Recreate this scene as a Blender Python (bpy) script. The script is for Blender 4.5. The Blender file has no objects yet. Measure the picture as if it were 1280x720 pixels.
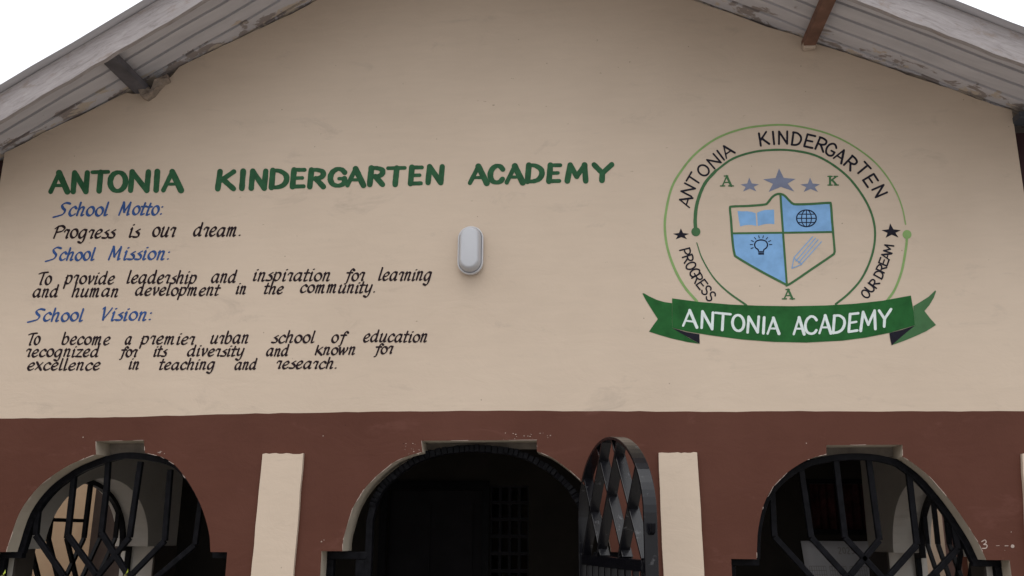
import bpy, bmesh, math, random
from mathutils import Vector, Matrix
from mathutils.geometry import tessellate_polygon

random.seed(7)
S = bpy.context.scene
COL = S.collection

# ------------------------------------------------------------------ camera
FPX, YAW, PITCH, ROLL = 1152.88, 0.0855790, 0.2620530, 0.00694759
CAM = Vector((0.0, -5.2, 1.7))
fw = Vector((-math.sin(YAW) * math.cos(PITCH), math.cos(YAW) * math.cos(PITCH), math.sin(PITCH)))
rt = Vector((math.cos(YAW), math.sin(YAW), 0)); up = rt.cross(fw)
rt2 = rt * math.cos(ROLL) + up * math.sin(ROLL); up2 = rt2.cross(fw)
cd = bpy.data.cameras.new('camera'); cam = bpy.data.objects.new('camera', cd); COL.objects.link(cam)
cd.sensor_width = 36; cd.lens = 36 * FPX / 1280; cd.clip_end = 2000; cd.clip_start = 0.05
M = Matrix.Identity(4)
for i in range(3):
    M[i][0] = rt2[i]; M[i][1] = up2[i]; M[i][2] = -fw[i]; M[i][3] = CAM[i]
cam.matrix_world = M
S.camera = cam

# ------------------------------------------------------------------ light: bright overcast
CLOUD = 11.5
SUN_EL, SUN_AZ = math.radians(67), math.radians(188)
w = bpy.data.worlds.new('World'); S.world = w; w.use_nodes = True
nt = w.node_tree; bg = nt.nodes['Background']
sky = nt.nodes.new('ShaderNodeTexSky'); sky.sky_type = 'NISHITA'; sky.sun_disc = False
sky.sun_elevation = SUN_EL; sky.sun_rotation = SUN_AZ; sky.air_density = 1.0; sky.dust_density = 4.0; sky.ozone_density = 1.0
hs = nt.nodes.new('ShaderNodeHueSaturation'); hs.inputs['Saturation'].default_value = 0.22
nt.links.new(sky.outputs[0], hs.inputs['Color'])
# a bright cloud sheet over the sky, brightest overhead
wtc = nt.nodes.new('ShaderNodeTexCoord'); wsep = nt.nodes.new('ShaderNodeSeparateXYZ'); nt.links.new(wtc.outputs['Generated'], wsep.inputs[0])
wno = nt.nodes.new('ShaderNodeTexNoise'); wno.inputs['Scale'].default_value = 2.2; wno.inputs['Detail'].default_value = 5; nt.links.new(wtc.outputs['Generated'], wno.inputs['Vector'])
def wm(op, a, c):
    x = nt.nodes.new('ShaderNodeMath'); x.operation = op
    for i, v_ in enumerate((a, c)):
        if isinstance(v_, (int, float)): x.inputs[i].default_value = v_
        else: nt.links.new(v_, x.inputs[i])
    return x.outputs[0]
lum = wm('MULTIPLY', wm('ADD', wm('MULTIPLY', wm('MAXIMUM', wsep.outputs[2], 0.), 2.), 1.), wm('ADD', wm('MULTIPLY', wno.outputs['Fac'], .5), .75))
lum = wm('MULTIPLY', lum, CLOUD / 3)
wc = nt.nodes.new('ShaderNodeCombineColor')
for i, f_ in enumerate((.985, 1., 1.03)): nt.links.new(wm('MULTIPLY', lum, f_), wc.inputs[i])
wmx = nt.nodes.new('ShaderNodeMix'); wmx.data_type = 'RGBA'; wmx.inputs[0].default_value = .75
nt.links.new(hs.outputs[0], wmx.inputs[6]); nt.links.new(wc.outputs[0], wmx.inputs[7]); nt.links.new(wmx.outputs[2], bg.inputs['Color'])
bg.inputs['Strength'].default_value = 0.12
sd = bpy.data.lights.new('sun', 'SUN'); sun = bpy.data.objects.new('sun', sd); COL.objects.link(sun)
sd.energy = 0.5; sd.angle = math.radians(48); sd.color = (1, .96, .9)
sdir = Vector((math.sin(SUN_AZ) * math.cos(SUN_EL), math.cos(SUN_AZ) * math.cos(SUN_EL), math.sin(SUN_EL)))
sun.rotation_euler = sdir.to_track_quat('Z', 'Y').to_euler(); sun.location = (0, -8, 14)
S.view_settings.view_transform = 'Standard'; S.view_settings.look = 'None'
S.view_settings.exposure = 0.74; S.view_settings.gamma = 1.0
try: S.view_settings.use_curve_mapping = False
except Exception: pass
S.cycles.max_bounces = 8; S.cycles.diffuse_bounces = 5

# ------------------------------------------------------------------ helpers
def at(px, py, y=0.0):
    d = fw + rt2 * ((px - 640) / FPX) - up2 * ((py - 360) / FPX)
    return CAM + d * ((y - CAM.y) / d.y)
def xz(px, py, y=0.0):
    p = at(px, py, y); return (p.x, p.z)

def tag(o, label=None, cat=None, group=None, kind=None):
    if label: o['label'] = label
    if cat: o['category'] = cat
    if group: o['group'] = group
    if kind: o['kind'] = kind
    return o
def empty(name, loc=(0, 0, 0)):
    o = bpy.data.objects.new(name, None); COL.objects.link(o); o.location = loc
    o.empty_display_size = .2
    return o

class MB:
    def __init__(s): s.v = []; s.f = []; s.m = []
    def add(s, vs, fs, mi=0):
        b = len(s.v); s.v += [Vector(v) for v in vs]
        for f in fs: s.f.append([b + i for i in f]); s.m.append(mi)
    def box(s, a, b, mi=0):
        (x0, y0, z0), (x1, y1, z1) = a, b
        s.add([(x0, y0, z0), (x1, y0, z0), (x1, y1, z0), (x0, y1, z0), (x0, y0, z1), (x1, y0, z1), (x1, y1, z1), (x0, y1, z1)],
              [(0, 3, 2, 1), (4, 5, 6, 7), (0, 1, 5, 4), (1, 2, 6, 5), (2, 3, 7, 6), (3, 0, 4, 7)], mi)
    def bar(s, p, q, wid, dep, dvec=Vector((0, 1, 0)), mi=0):
        p = Vector(p); q = Vector(q); t = (q - p).normalized(); d = Vector(dvec)
        n = t.cross(d).normalized(); d = n.cross(t).normalized()
        a = n * wid / 2; b = d * dep / 2
        s.add([p - a - b, p + a - b, p + a + b, p - a + b, q - a - b, q + a - b, q + a + b, q - a + b],
              [(0, 3, 2, 1), (4, 5, 6, 7), (0, 1, 5, 4), (1, 2, 6, 5), (2, 3, 7, 6), (3, 0, 4, 7)], mi)
    def strip(s, outer, inner, mi=0, y0=0., y1=.03, T=None, closed=False):
        # frame between two polylines in (x, z), given a depth
        n = len(outer); vs = []
        for (o, i) in zip(outer, inner):
            vs += [(o[0], y0, o[1]), (i[0], y0, i[1]), (i[0], y1, i[1]), (o[0], y1, o[1])]
        if T: vs = [T(v) for v in vs]
        fs = []
        for k in range(n if closed else n - 1):
            a = 4 * k; b = 4 * ((k + 1) % n)
            for j in range(4): fs.append((a + j, b + j, b + (j + 1) % 4, a + (j + 1) % 4))
        if not closed:
            fs.append((0, 1, 2, 3)); e = 4 * (n - 1); fs.append((e + 3, e + 2, e + 1, e))
        s.add(vs, fs, mi)
    def build(s, name, mats, parent=None, smooth=False, bevel=0., M4=None):
        me = bpy.data.meshes.new(name)
        me.from_pydata([tuple(v) for v in s.v], [], s.f)
        for m in (mats if isinstance(mats, (list, tuple)) else [mats]): me.materials.append(m)
        me.polygons.foreach_set('material_index', s.m)
        if smooth: me.polygons.foreach_set('use_smooth', [True] * len(s.f))
        bm = bmesh.new(); bm.from_mesh(me)
        if s.closed_fix: bmesh.ops.recalc_face_normals(bm, faces=bm.faces)
        bm.to_mesh(me); bm.free()
        o = bpy.data.objects.new(name, me); COL.objects.link(o)
        if M4 is not None: o.matrix_local = M4
        if parent: o.parent = parent
        if bevel:
            md = o.modifiers.new('bevel', 'BEVEL'); md.width = bevel; md.segments = 2; md.limit_method = 'ANGLE'
        return o
    closed_fix = True

def wall_with_holes(mb, outer, holes, T0, T1, rim=1, front=0, back=0):
    # polygon with holes in (a, b) mapped by T0 (front) and T1 (back)
    loops = [outer] + holes
    tris = tessellate_polygon([[Vector((a, b, 0)) for a, b in L] for L in loops])
    flat = [p for L in loops for p in L]
    mb.add([T0(p) for p in flat], tris, front)
    mb.add([T1(p) for p in flat], [tuple(reversed(t)) for t in tris], back)
    for k, L in enumerate(loops):
        n = len(L)
        vs = [T0(p) for p in L] + [T1(p) for p in L]
        mb.add(vs, [(i, (i + 1) % n, n + (i + 1) % n, n + i) for i in range(n)], rim if k else front)

def catmull(pts, closed=False, step=6):
    if len(pts) < 3 and not closed:
        (x0, y0), (x1, y1) = pts
        return [(x0 + (x1 - x0) * t / step, y0 + (y1 - y0) * t / step) for t in range(step + 1)]
    P = list(pts); out = []
    n = len(P)
    rng = range(n if closed else n - 1)
    for i in rng:
        if closed: p0, p1, p2, p3 = P[i - 1], P[i], P[(i + 1) % n], P[(i + 2) % n]
        else:
            p1, p2 = P[i], P[i + 1]
            p0 = P[i - 1] if i > 0 else (2 * p1[0] - p2[0], 2 * p1[1] - p2[1])
            p3 = P[i + 2] if i + 2 < n else (2 * p2[0] - p1[0], 2 * p2[1] - p1[1])
        for k in range(step):
            t = k / step; t2 = t * t; t3 = t2 * t
            out.append(tuple(.5 * (2 * p1[j] + (p2[j] - p0[j]) * t + (2 * p0[j] - 5 * p1[j] + 4 * p2[j] - p3[j]) * t2 + (3 * p1[j] - p0[j] - 3 * p2[j] + p3[j]) * t3) for j in (0, 1)))
    out.append(P[0] if closed else P[-1])
    return out

# ------------------------------------------------------------------ materials
def newmat(name):
    m = bpy.data.materials.new(name); m.use_nodes = True
    n = m.node_tree; b = n.nodes['Principled BSDF']
    return m, n, b
def N(n, t, **kw):
    x = n.nodes.new(t)
    for k, v in kw.items():
        if k in x.inputs: x.inputs[k].default_value = v
        else: setattr(x, k, v)
    return x
def coords(n, scale=(1, 1, 1), rot=(0, 0, 0), loc=(0, 0, 0)):
    tc = n.nodes.new('ShaderNodeTexCoord'); mp = n.nodes.new('ShaderNodeMapping')
    mp.inputs['Scale'].default_value = scale; mp.inputs['Rotation'].default_value = rot; mp.inputs['Location'].default_value = loc
    n.links.new(tc.outputs['Object'], mp.inputs['Vector']); return mp.outputs['Vector']
def noise(n, vec, sc, det=4, rough=.55, dist=0.):
    x = N(n, 'ShaderNodeTexNoise'); x.inputs['Scale'].default_value = sc; x.inputs['Detail'].default_value = det
    x.inputs['Roughness'].default_value = rough; x.inputs['Distortion'].default_value = dist
    n.links.new(vec, x.inputs['Vector']); return x.outputs['Fac']
def ramp(n, fac, stops):
    r = n.nodes.new('ShaderNodeValToRGB'); n.links.new(fac, r.inputs['Fac'])
    e = r.color_ramp.elements
    while len(e) < len(stops): e.new(.5)
    for k, (p, c) in enumerate(stops):
        e[k].position = p; e[k].color = (*c, 1) if len(c) == 3 else c
    return r.outputs['Color']
def mix(n, fac, a, b, mode='MIX'):
    x = n.nodes.new('ShaderNodeMix'); x.data_type = 'RGBA'; x.blend_type = mode
    for s, v in (('Factor', fac),):
        if isinstance(v, (int, float)): x.inputs[0].default_value = v
        else: n.links.new(v, x.inputs[0])
    for idx, v in ((6, a), (7, b)):
        if isinstance(v, tuple): x.inputs[idx].default_value = (*v, 1)
        else: n.links.new(v, x.inputs[idx])
    return x.outputs[2]
def math_(n, op, a, b=None):
    x = n.nodes.new('ShaderNodeMath'); x.operation = op
    for i, v in enumerate((a, b)):
        if v is None: continue
        if isinstance(v, (int, float)): x.inputs[i].default_value = v
        else: n.links.new(v, x.inputs[i])
    return x.outputs[0]
def bump(n, b, h, strength, dist):
    x = n.nodes.new('ShaderNodeBump'); x.inputs['Strength'].default_value = strength; x.inputs['Distance'].default_value = dist
    n.links.new(h, x.inputs['Height']); n.links.new(x.outputs[0], b.inputs['Normal'])

def plaster(name, col, dark, light, streak=.5, smudge=(.30, .25, .21), rough=.75, chips=None):
    m, n, b = newmat(name)
    v = coords(n)
    big = noise(n, v, .9, 5, .6); c = ramp(n, big, [(.3, dark), (.5, col), (.72, light)])
    # long trowel marks, mostly level
    vs = coords(n, (1.1, 1.1, 7.), (0, .06, 0)); tr = noise(n, vs, 3.2, 5, .6, .8)
    c = mix(n, .09, c, ramp(n, tr, [(.3, tuple(x * .72 for x in col)), (.7, tuple(min(1, x * 1.2) for x in col))]))
    # rare dirty smudges
    vm = coords(n, (1, 1, 2.2), loc=(3.1, 0, 1.7)); sm = noise(n, vm, 2.6, 6, .7, .6)
    c = mix(n, ramp(n, sm, [(.585, (0, 0, 0)), (.78, (.44, .44, .44))]), c, smudge)
    # small pits
    vo = N(n, 'ShaderNodeTexVoronoi'); vo.inputs['Scale'].default_value = 9.; n.links.new(v, vo.inputs['Vector'])
    gate = noise(n, v, 2.1, 2)
    pit = math_(n, 'MULTIPLY', math_(n, 'LESS_THAN', vo.outputs['Distance'], .035), math_(n, 'GREATER_THAN', gate, .48))
    c = mix(n, math_(n, 'MULTIPLY', pit, .6), c, tuple(x * .35 for x in col))
    n.links.new(c, b.inputs['Base Color'])
    b.inputs['Roughness'].default_value = rough; b.inputs['Specular IOR Level'].default_value = .12
    fine = noise(n, v, 60, 4, .6); mid = noise(n, coords(n, (1, 1, 1.5)), 3.2, 6, .6, .9)
    h = math_(n, 'ADD', math_(n, 'ADD', math_(n, 'MULTIPLY', fine, .10), mid), math_(n, 'MULTIPLY', pit, -.4))
    bump(n, b, h, .26, .015)
    return m
def flat(name, col, var=.12, rough=.6, sc=14, spec=.3, metal=0., bmp=.1):
    m, n, b = newmat(name); v = coords(n)
    f = noise(n, v, sc, 5, .6)
    n.links.new(ramp(n, f, [(.28, tuple(x * (1 - var) for x in col)), (.72, tuple(min(1, x * (1 + var)) for x in col))]), b.inputs['Base Color'])
    b.inputs['Roughness'].default_value = rough; b.inputs['Specular IOR Level'].default_value = spec; b.inputs['Metallic'].default_value = metal
    if bmp: bump(n, b, noise(n, v, sc * 4, 3), bmp, .004)
    return m
K = 1.12
def sr(r, g, b, k=K):
    f = lambda c: ((c / 255 + .055) / 1.055) ** 2.4 if c > 10 else c / 255 / 12.92
    return (f(r) * k, f(g) * k, f(b) * k)

CREAM = (.545, .445, .352)
m_cream = plaster('cream_plaster', CREAM, (.510, .414, .326), (.572, .469, .373))
m_brown = plaster('brown_plaster', (.091, .0345, .0232), (.076, .0275, .018), (.107, .0425, .0295), smudge=(.17, .075, .06), rough=.6)
m_incream = plaster('porch_plaster', (.52, .49, .45), (.46, .43, .39), (.56, .53, .48))
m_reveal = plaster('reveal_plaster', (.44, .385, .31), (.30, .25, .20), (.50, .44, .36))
m_darkwall = flat('shaded_porch_wall', (.024, .021, .018), .25, .85, 3, .1)  # gloom of the porch interior put into the wall colour
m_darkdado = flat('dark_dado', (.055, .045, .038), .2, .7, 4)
m_tan = plaster('tan_render', (.44, .305, .195), (.39, .265, .165), (.48, .34, .22))
m_black = flat('black_gloss_paint', (.006, .006, .0075), .5, .34, 30, .05)
m_blackworn = None
m_lamp = flat('white_plastic', (.56, .56, .58), .03, .35, 5, .5, bmp=0)
m_title = flat('green_lettering_paint', sr(42, 80, 54), .3, .6, 16, .1)
m_text = flat('dark_lettering_paint', sr(34, 24, 28), .3, .7, 25, .1)
m_blue = flat('blue_lettering_paint', sr(48, 74, 122), .25, .7, 25, .1)
m_dgreen = flat('dark_green_paint', sr(52, 92, 54), .15, .6, 16)
m_lgreen = flat('light_green_paint', sr(116, 146, 88), .12, .6, 16)
m_sky = flat('pale_blue_paint', sr(118, 158, 200), .16, .7, 11, .1)
m_star = flat('grey_blue_paint', sr(112, 118, 138), .12, .7, 14, .1)
m_navy = flat('navy_paint', sr(26, 31, 50), .15, .7, 20, .08)
m_ink = flat('near_black_paint', sr(30, 29, 38), .2, .7, 20, .08)
m_ribbon = flat('ribbon_green_paint', sr(34, 84, 42), .26, .65, 12, .1)
m_white = flat('white_lettering_paint', sr(196, 206, 204), .1, .6, 22)
m_chip = flat('bare_plaster_chip', (.38, .30, .26), .2, .8, 30)

m, n, b = newmat('black_gloss_paint_worn'); v = coords(n)
f = noise(n, v, 16, 6, .7); n.links.new(mix(n, ramp(n, f, [(.60, (0, 0, 0)), (.68, (1, 1, 1))]), (.004, .004, .006), (.05, .05, .054)), b.inputs['Base Color'])
b.inputs['Roughness'].default_value = .24; b.inputs['Specular IOR Level'].default_value = .38; m_blackworn = m

# corrugated roof sheet, old paint flaking off next to the wall
m, n, b = newmat('painted_corrugated_sheet'); v = coords(n)
tc = n.nodes.new('ShaderNodeTexCoord'); sp = n.nodes.new('ShaderNodeSeparateXYZ'); n.links.new(tc.outputs['Object'], sp.inputs[0])
base = ramp(n, noise(n, coords(n, (1.2, 7, 1.2)), 2.2, 5), [(.3, (.46, .45, .475)), (.7, (.57, .555, .58))])
near = N(n, 'ShaderNodeMapRange'); n.links.new(sp.outputs[1], near.inputs[0])
for i_, v_ in ((1, -.34), (2, .02), (3, -.17), (4, .14)): near.inputs[i_].default_value = v_
f1 = math_(n, 'ADD', noise(n, coords(n, (1, 1.6, 1), loc=(.7, 0, 0)), 5.5, 7, .62, .4), near.outputs[0])
c = mix(n, ramp(n, f1, [(.60, (0, 0, 0)), (.63, (1, 1, 1))]), base, (.27, .235, .225))
f2 = math_(n, 'ADD', noise(n, coords(n, (1, 1.6, 1), loc=(5.7, 2, 0)), 7, 6, .6, .3), near.outputs[0])
c = mix(n, ramp(n, f2, [(.66, (0, 0, 0)), (.69, (1, 1, 1))]), c, (.50, .43, .36))
n.links.new(c, b.inputs['Base Color']); b.inputs['Roughness'].default_value = .6; b.inputs['Metallic'].default_value = 0
bump(n, b, f1, .2, .01)
m_sheet = m
# weathered white timber, grain along the object's x
m, n, b = newmat('weathered_white_timber')
g = noise(n, coords(n, (3.2, 24, 24)), 1.9, 8, .7, 1.2)
c = ramp(n, g, [(.25, (.17, .148, .14)), (.45, (.31, .282, .282)), (.75, (.41, .378, .378))])
bl = noise(n, coords(n, (2.2, 6, 6), loc=(2, 0, 0)), 2.6, 7, .75)
c = mix(n, ramp(n, bl, [(.55, (0, 0, 0)), (.66, (.8, .8, .8))]), c, (.25, .20, .175))
n.links.new(c, b.inputs['Base Color']); b.inputs['Roughness'].default_value = .8; bump(n, b, g, .4, .006)
m_barge = m
m_purlin = flat('red_brown_timber', (.16, .085, .06), .35, .75, 9)
m_purlin_dark = flat('dark_stained_timber', (.10, .096, .108), .35, .7, 9)
m_purlin_end = flat('splashed_paint_end', (.46, .38, .31), .3, .8, 25)
m_ground = None
m, n, b = newmat('packed_earth'); v = coords(n)
n.links.new(ramp(n, noise(n, v, 1.3, 8, .65), [(.3, (.21, .19, .17)), (.7, (.33, .31, .29))]), b.inputs['Base Color']); b.inputs['Roughness'].default_value = .95
bump(n, b, noise(n, v, 20, 6), .5, .02); m_ground = m
m_conc = flat('worn_concrete', (.32, .30, .27), .2, .85, 3)
m_enddark = flat('dark_brown_render', (.06, .042, .035), .3, .8, 3)
m_corner = flat('shaded_corner_brown', (.042, .022, .024), .25, .7, 5, .1)  # brown columns, with their shade put into the colour
m_mark = flat('dirty_plaster_mark', (.34, .275, .215), .2, .85, 20, .1)
m_broken = flat('broken_cement', (.25, .205, .17), .45, .9, 22, .1)
m_lintel = flat('bare_concrete_lintel', (.22, .19, .16), .3, .9, 9, .1)
m_paper = flat('calendar_paper', (.55, .55, .58), .04, .6, 6, bmp=0)
m_paperink = flat('calendar_print', (.36, .34, .34), .1, .6, 20, bmp=0)
m_leaf = flat('yellow_green_leaf', (.34, .40, .035), .35, .5, 40, .4)
m_stem = flat('shrub_stem', (.11, .10, .04), .3, .8, 30)
m_door = flat('dark_door', (.012, .011, .013), .3, .6, 5, .1)  # dark door tone deepened for the porch gloom, shared by the vent blocks
m_curtain = flat('dark_red_cloth', (.045, .012, .012), .8, .9, 9)
m_under = flat('dark_gutter_metal', (.05, .055, .065), .3, .5, 8)

# ------------------------------------------------------------------ ground
g = MB(); g.add([(-600, -600, 0), (600, -600, 0), (600, 600, 0), (-600, 600, 0)], [(0, 1, 2, 3)])
tag(g.build('ground', m_ground), kind='structure')
g = MB(); g.box((-4.2, -1.1, .004), (3.0, -.002, .12)); tag(g.build('paved_apron', m_conc, bevel=.01), kind='structure')

# ------------------------------------------------------------------ the school building
B = tag(empty('school_building'), 'cream and brown kindergarten front with painted lettering, round crest and three arched openings', 'building')
XL, XR, TH = -3.72, 2.50, .20
def line(p, q): return lambda x: p[1] + (q[1] - p[1]) / (q[0] - p[0]) * (x - p[0])
zl = line(xz(0, 191), xz(394, 0)); zr = line(xz(870, 0), xz(1280, 141))
# ridge
sl = zl(1) - zl(0); srr = zr(1) - zr(0); XA = (zr(0) - zl(0)) / (sl - srr); ZA = zl(XA)
band = [xz(*p) for p in ((0, 523), (80, 522.3), (160, 521), (240, 519), (320, 517), (400, 515.6), (480, 514.4), (560, 513.6), (640, 513.2), (720, 514), (800, 514.2), (900, 514.6), (1000, 514), (1100, 514.5), (1200, 514), (1280, 514.3))]
bb = []
for (a, c) in zip(band, band[1:]):
    for k in range(5):
        t = k / 5; bb.append((a[0] + (c[0] - a[0]) * t, a[1] + (c[1] - a[1]) * t + random.uniform(-.0022, .0022)))
band = [(XL, band[0][1])] + bb + [(XR, band[-1][1])]
# top edge of the gable wall: ragged plaster just under the sheets
top = []
nst = 130
for k in range(nst + 1):
    x = XR + (XL - XR) * k / nst
    z = min(zl(x), zr(x))
    gap = .004 + .010 * abs(math.sin(x * 7.3) * math.sin(x * 3.1 + 1)) + random.uniform(0, .007)
    if -2.93 < x < -2.62: gap += .055 * math.sin((x + 2.93) / .31 * math.pi) ** .5
    top.append((x, z - gap))
wb = MB()
T0 = lambda p: (p[0], 0, p[1]); T1 = lambda p: (p[0], TH, p[1])
wall_with_holes(wb, band + top, [], T0, T1)
wb.build('gable_wall', m_cream, B)

# --- openings (traced at the wall face, metres)
def pts(L, y=0.): return [xz(a, b_, y) for a, b_ in L]
SH = 1.605
L_left = [(8, 690), (10, 683), (25, 640), (50, 607), (82, 584), (105, 573.5), (120, 568)]
L_notch = [(120, 551.5), (180, 550.5)]
L_right = [(181, 566), (200, 570.5), (217, 580), (235, 602), (251, 632), (261, 665), (263, 690)]
R_left = [(946, 699), (946.5, 680), (948, 660), (955, 630), (967, 608), (985, 590), (1005, 577), (1020, 571), (1033, 568)]
R_notch = [(1033, 556.5), (1128, 556)]
R_right = [(1128, 571), (1137, 576), (1161, 595), (1188, 626), (1209, 656), (1222, 677), (1233, 700)]
C_left = [(428, 689), (429, 676), (432, 663), (441, 635), (455, 612), (470, 596), (492, 578), (510, 570), (528, 565)]
C_notch = [(527, 551), (671, 550)]
C_right = [(671, 564), (690, 572), (712, 588), (726, 601), (741, 622), (752, 645), (760, 668), (764, 690)]
def opening(L, Nn, Rr, shl, shr, sill):
    l = catmull(pts(L), False, 4); r = catmull(pts(Rr), False, 4); nn = pts(Nn)
    z0 = l[0][1]; z1 = r[-1][1]
    xl = xz(shl, L[0][1])[0]; xr = xz(shr, Rr[-1][1])[0]
    hole = [(xl, sill), (xl, z0)] + l + nn + r + [(xr, z1), (xr, sill)]
    return hole, l, r, (xl, z0), (xr, z1)
SILL, FLOOR = .86, .15
hL, lL, rL, sLl, sLr = opening(L_left, L_notch, L_right, -14, 284, SILL)
hR, lR, rR, sRl, sRr = opening(R_left, R_notch, R_right, 914, 1262, SILL)
hC, lC, rC, sCl, sCr = opening(C_left, C_notch, C_right, 402, 788, FLOOR)
wb = MB()
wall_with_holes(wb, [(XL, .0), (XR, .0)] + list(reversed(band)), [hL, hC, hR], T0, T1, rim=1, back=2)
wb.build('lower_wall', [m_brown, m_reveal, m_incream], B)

# concrete lintel faces left bare in the square notches
for (nn_, yb_) in ((L_notch, 568), (C_notch, 558), (R_notch, 568)):
    (xa_, za_), (xb_, zb_) = pts(nn_); zl_ = at(640, yb_).z
    mb = MB(); mb.box((xa_ - .02, .162, zl_), (xb_ + .02, .196, max(za_, zb_) + .02))
    mb.build('lintel', m_lintel, B)

# raised cream pilaster strips
def pilaster(poly):
    p = pts(poly[:2]); q = pts(poly[2:])
    # rest of the strip runs plumb to the ground
    a, b_ = p; c, d = q
    mb = MB()
    zt = [a[1] + (b_[1] - a[1]) * k / 12 + random.uniform(-.0035, .0035) for k in range(13)]
    outer = [(a[0] + (b_[0] - a[0]) * k / 12, zt[k]) for k in range(13)]
    def side(u, v_, n_=20):
        out = []
        for k in range(1, n_ + 1):
            t = k / n_; z = u[1] * (1 - t) + .12 * t
            out.append((u[0] + (v_[0] - u[0]) * min(1, (u[1] - z) / max(.01, u[1] - v_[1])) + random.uniform(-.0022, .0022), z))
        return out
    right = side(b_, c); left = list(reversed(side(a, d)))
    loop = outer + right + left
    wall_with_holes(mb, loop, [], lambda p_: (p_[0], -.024, p_[1]), lambda p_: (p_[0], .003, p_[1]))
    return mb.build('pilaster', m_cream, B)
pilaster([(330, 567.5), (380.5, 567.5), (368, 720), (315.5, 720)])
pilaster([(823, 566.5), (870.7, 566), (880, 720), (829.2, 720)])
pilaster([(1275.5, 567), (1322, 567), (1336, 720), (1284, 720)])

# corner columns and side walls
for (x0, x1, zt) in ((XL - .24, XL - .002, at(3, 197).z), (XR + .002, XR + .24, at(1268, 162).z)):
    mb = MB(); mb.box((x0, .05, 0), (x1, .30, zt)); mb.build('corner_column', m_corner, B)
YB = 2.4
XIL, XIR = -3.40, 2.12
def arch_hole(y0, y1, zs, rad_z, sill, shoulder=.11):
    cx = (y0 + y1) / 2; hw = (y1 - y0) / 2
    arc = [(cx - hw * math.cos(t * math.pi / 24), zs + rad_z * math.sin(t * math.pi / 24)) for t in range(25)]
    return [(y0 - shoulder, sill), (y0 - shoulder, zs)] + arc + [(y1 + shoulder, zs), (y1 + shoulder, sill)], arc
def hit(px, py, x): return CAM.y + 5.2 * x / at(px, py).x
for (xi, xo, SA0, SA1) in ((XIL, XIL - .26, .50, hit(189, 640, XIL)), (XIR, XIR + .26, .50, hit(1112, 640, XIR))):
    hole, arc = arch_hole(SA0, SA1, 1.60, .47, SILL)
    mb = MB(); poly = [(TH + .002, 0), (YB - .002, 0), (YB - .002, 3.2), (TH + .002, 3.2)]
    # two bands: pale above the shoulder line, dark below
    wall_with_holes(mb, poly, [hole], lambda p_: (xi, p_[0], p_[1]), lambda p_: (xo, p_[0], p_[1]), rim=0)
    wobj = mb.build('porch_side_wall', m_incream, B)
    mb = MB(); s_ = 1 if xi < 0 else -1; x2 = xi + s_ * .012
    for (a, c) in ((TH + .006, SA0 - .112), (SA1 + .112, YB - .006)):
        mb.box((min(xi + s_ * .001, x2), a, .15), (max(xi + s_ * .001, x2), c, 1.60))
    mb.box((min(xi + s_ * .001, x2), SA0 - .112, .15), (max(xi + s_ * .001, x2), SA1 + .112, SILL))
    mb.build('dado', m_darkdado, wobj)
    # grille in the outer half of the side opening
    gm = MB(); xg = xo + s_ * .05
    Tg = lambda v_: (xg + (v_[1]) * s_, v_[0], v_[2])
    full = [(SA0 - .11, SILL), (SA0 - .11, 1.60)] + [(SA0, 1.6)] + arc[1:-1] + [(SA1, 1.6), (SA1 + .11, 1.60), (SA1 + .11, SILL)]
    inset = []
    cxm = (SA0 + SA1) / 2
    for (yy, zz) in full:
        dx = .035 if yy < cxm - .05 else (-.035 if yy > cxm + .05 else 0)
        dz = -.035 if zz > SILL + .01 else .035
        k_ = min(1, abs(yy - cxm) / .735)
        inset.append((yy + dx * k_, zz + dz * (1 if zz <= 1.605 else min(1, max(.25, (zz - 1.6) / .5)))))
    gm.strip(full, inset, 0, 0, .035, T=Tg)
    fr = gm.build('side_grille', m_black, B)
    d_ = Vector((1, 0, 0))
    zb = 1.66
    for k in range(6):
        yb = SA0 + (SA1 - SA0) * (k + .6) / 6.2
        zt = 1.6 + .47 * math.sqrt(max(0, 1 - ((yb - cxm) / ((SA1 - SA0) / 2)) ** 2)) - .01
        gm = MB(); gm.bar((xg + .015 * s_, yb, zt), (xg + .015 * s_, yb, zb), .028, .028, d_)
        tgt = yb + (.55 if k < 3 else -.55)
        gm.bar((xg + .015 * s_, yb, zb), (xg + .015 * s_, tgt, SILL), .026, .024, d_)
        gm.build('bar', m_black, fr)
    if s_ > 0: gm = MB(); gm.bar((xg + .018, SA0 + .1, 1.78), (xg + .018, SA0 + .75, 1.78), .024, .022, d_)
    if s_ > 0: gm.build('crossbar', m_black, fr)

# porch back wall with a door opening and a window opening
dA = at(486, 612, YB); dB = at(600, 612, YB)
wA = at(1005, 598, YB); wBp = at(1098, 672, YB)
door = [(dA.x, FLOOR), (dA.x, dA.z), (dB.x + .02, dA.z), (dB.x + .02, FLOOR)]
win = [(wA.x, wBp.z + .02), (wA.x, wA.z), (wBp.x, wA.z), (wBp.x, wBp.z + .02)]
vA = at(613, 607, YB); vB = at(661, 600, YB)
vent = [(vA.x, .9), (vA.x, vA.z), (vB.x, vA.z), (vB.x, .9)]
mb = MB()
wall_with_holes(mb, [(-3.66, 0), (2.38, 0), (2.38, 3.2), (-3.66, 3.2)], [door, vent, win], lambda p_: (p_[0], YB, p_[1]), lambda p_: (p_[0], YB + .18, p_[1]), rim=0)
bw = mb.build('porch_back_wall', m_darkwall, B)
mb = MB()
mb.box((dA.x + .003, YB + .06, FLOOR), (dB.x + .017, YB + .10, dA.z - .003))
for (za, zb_) in ((.3, 1.0), (1.12, 1.95)):
    for (xa, xb) in ((dA.x + .09, (dA.x + dB.x) / 2 - .03), ((dA.x + dB.x) / 2 + .05, dB.x - .06)):
        mb.box((xa, YB + .045, za), (xb, YB + .0595, min(zb_, dA.z - .1)))
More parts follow.
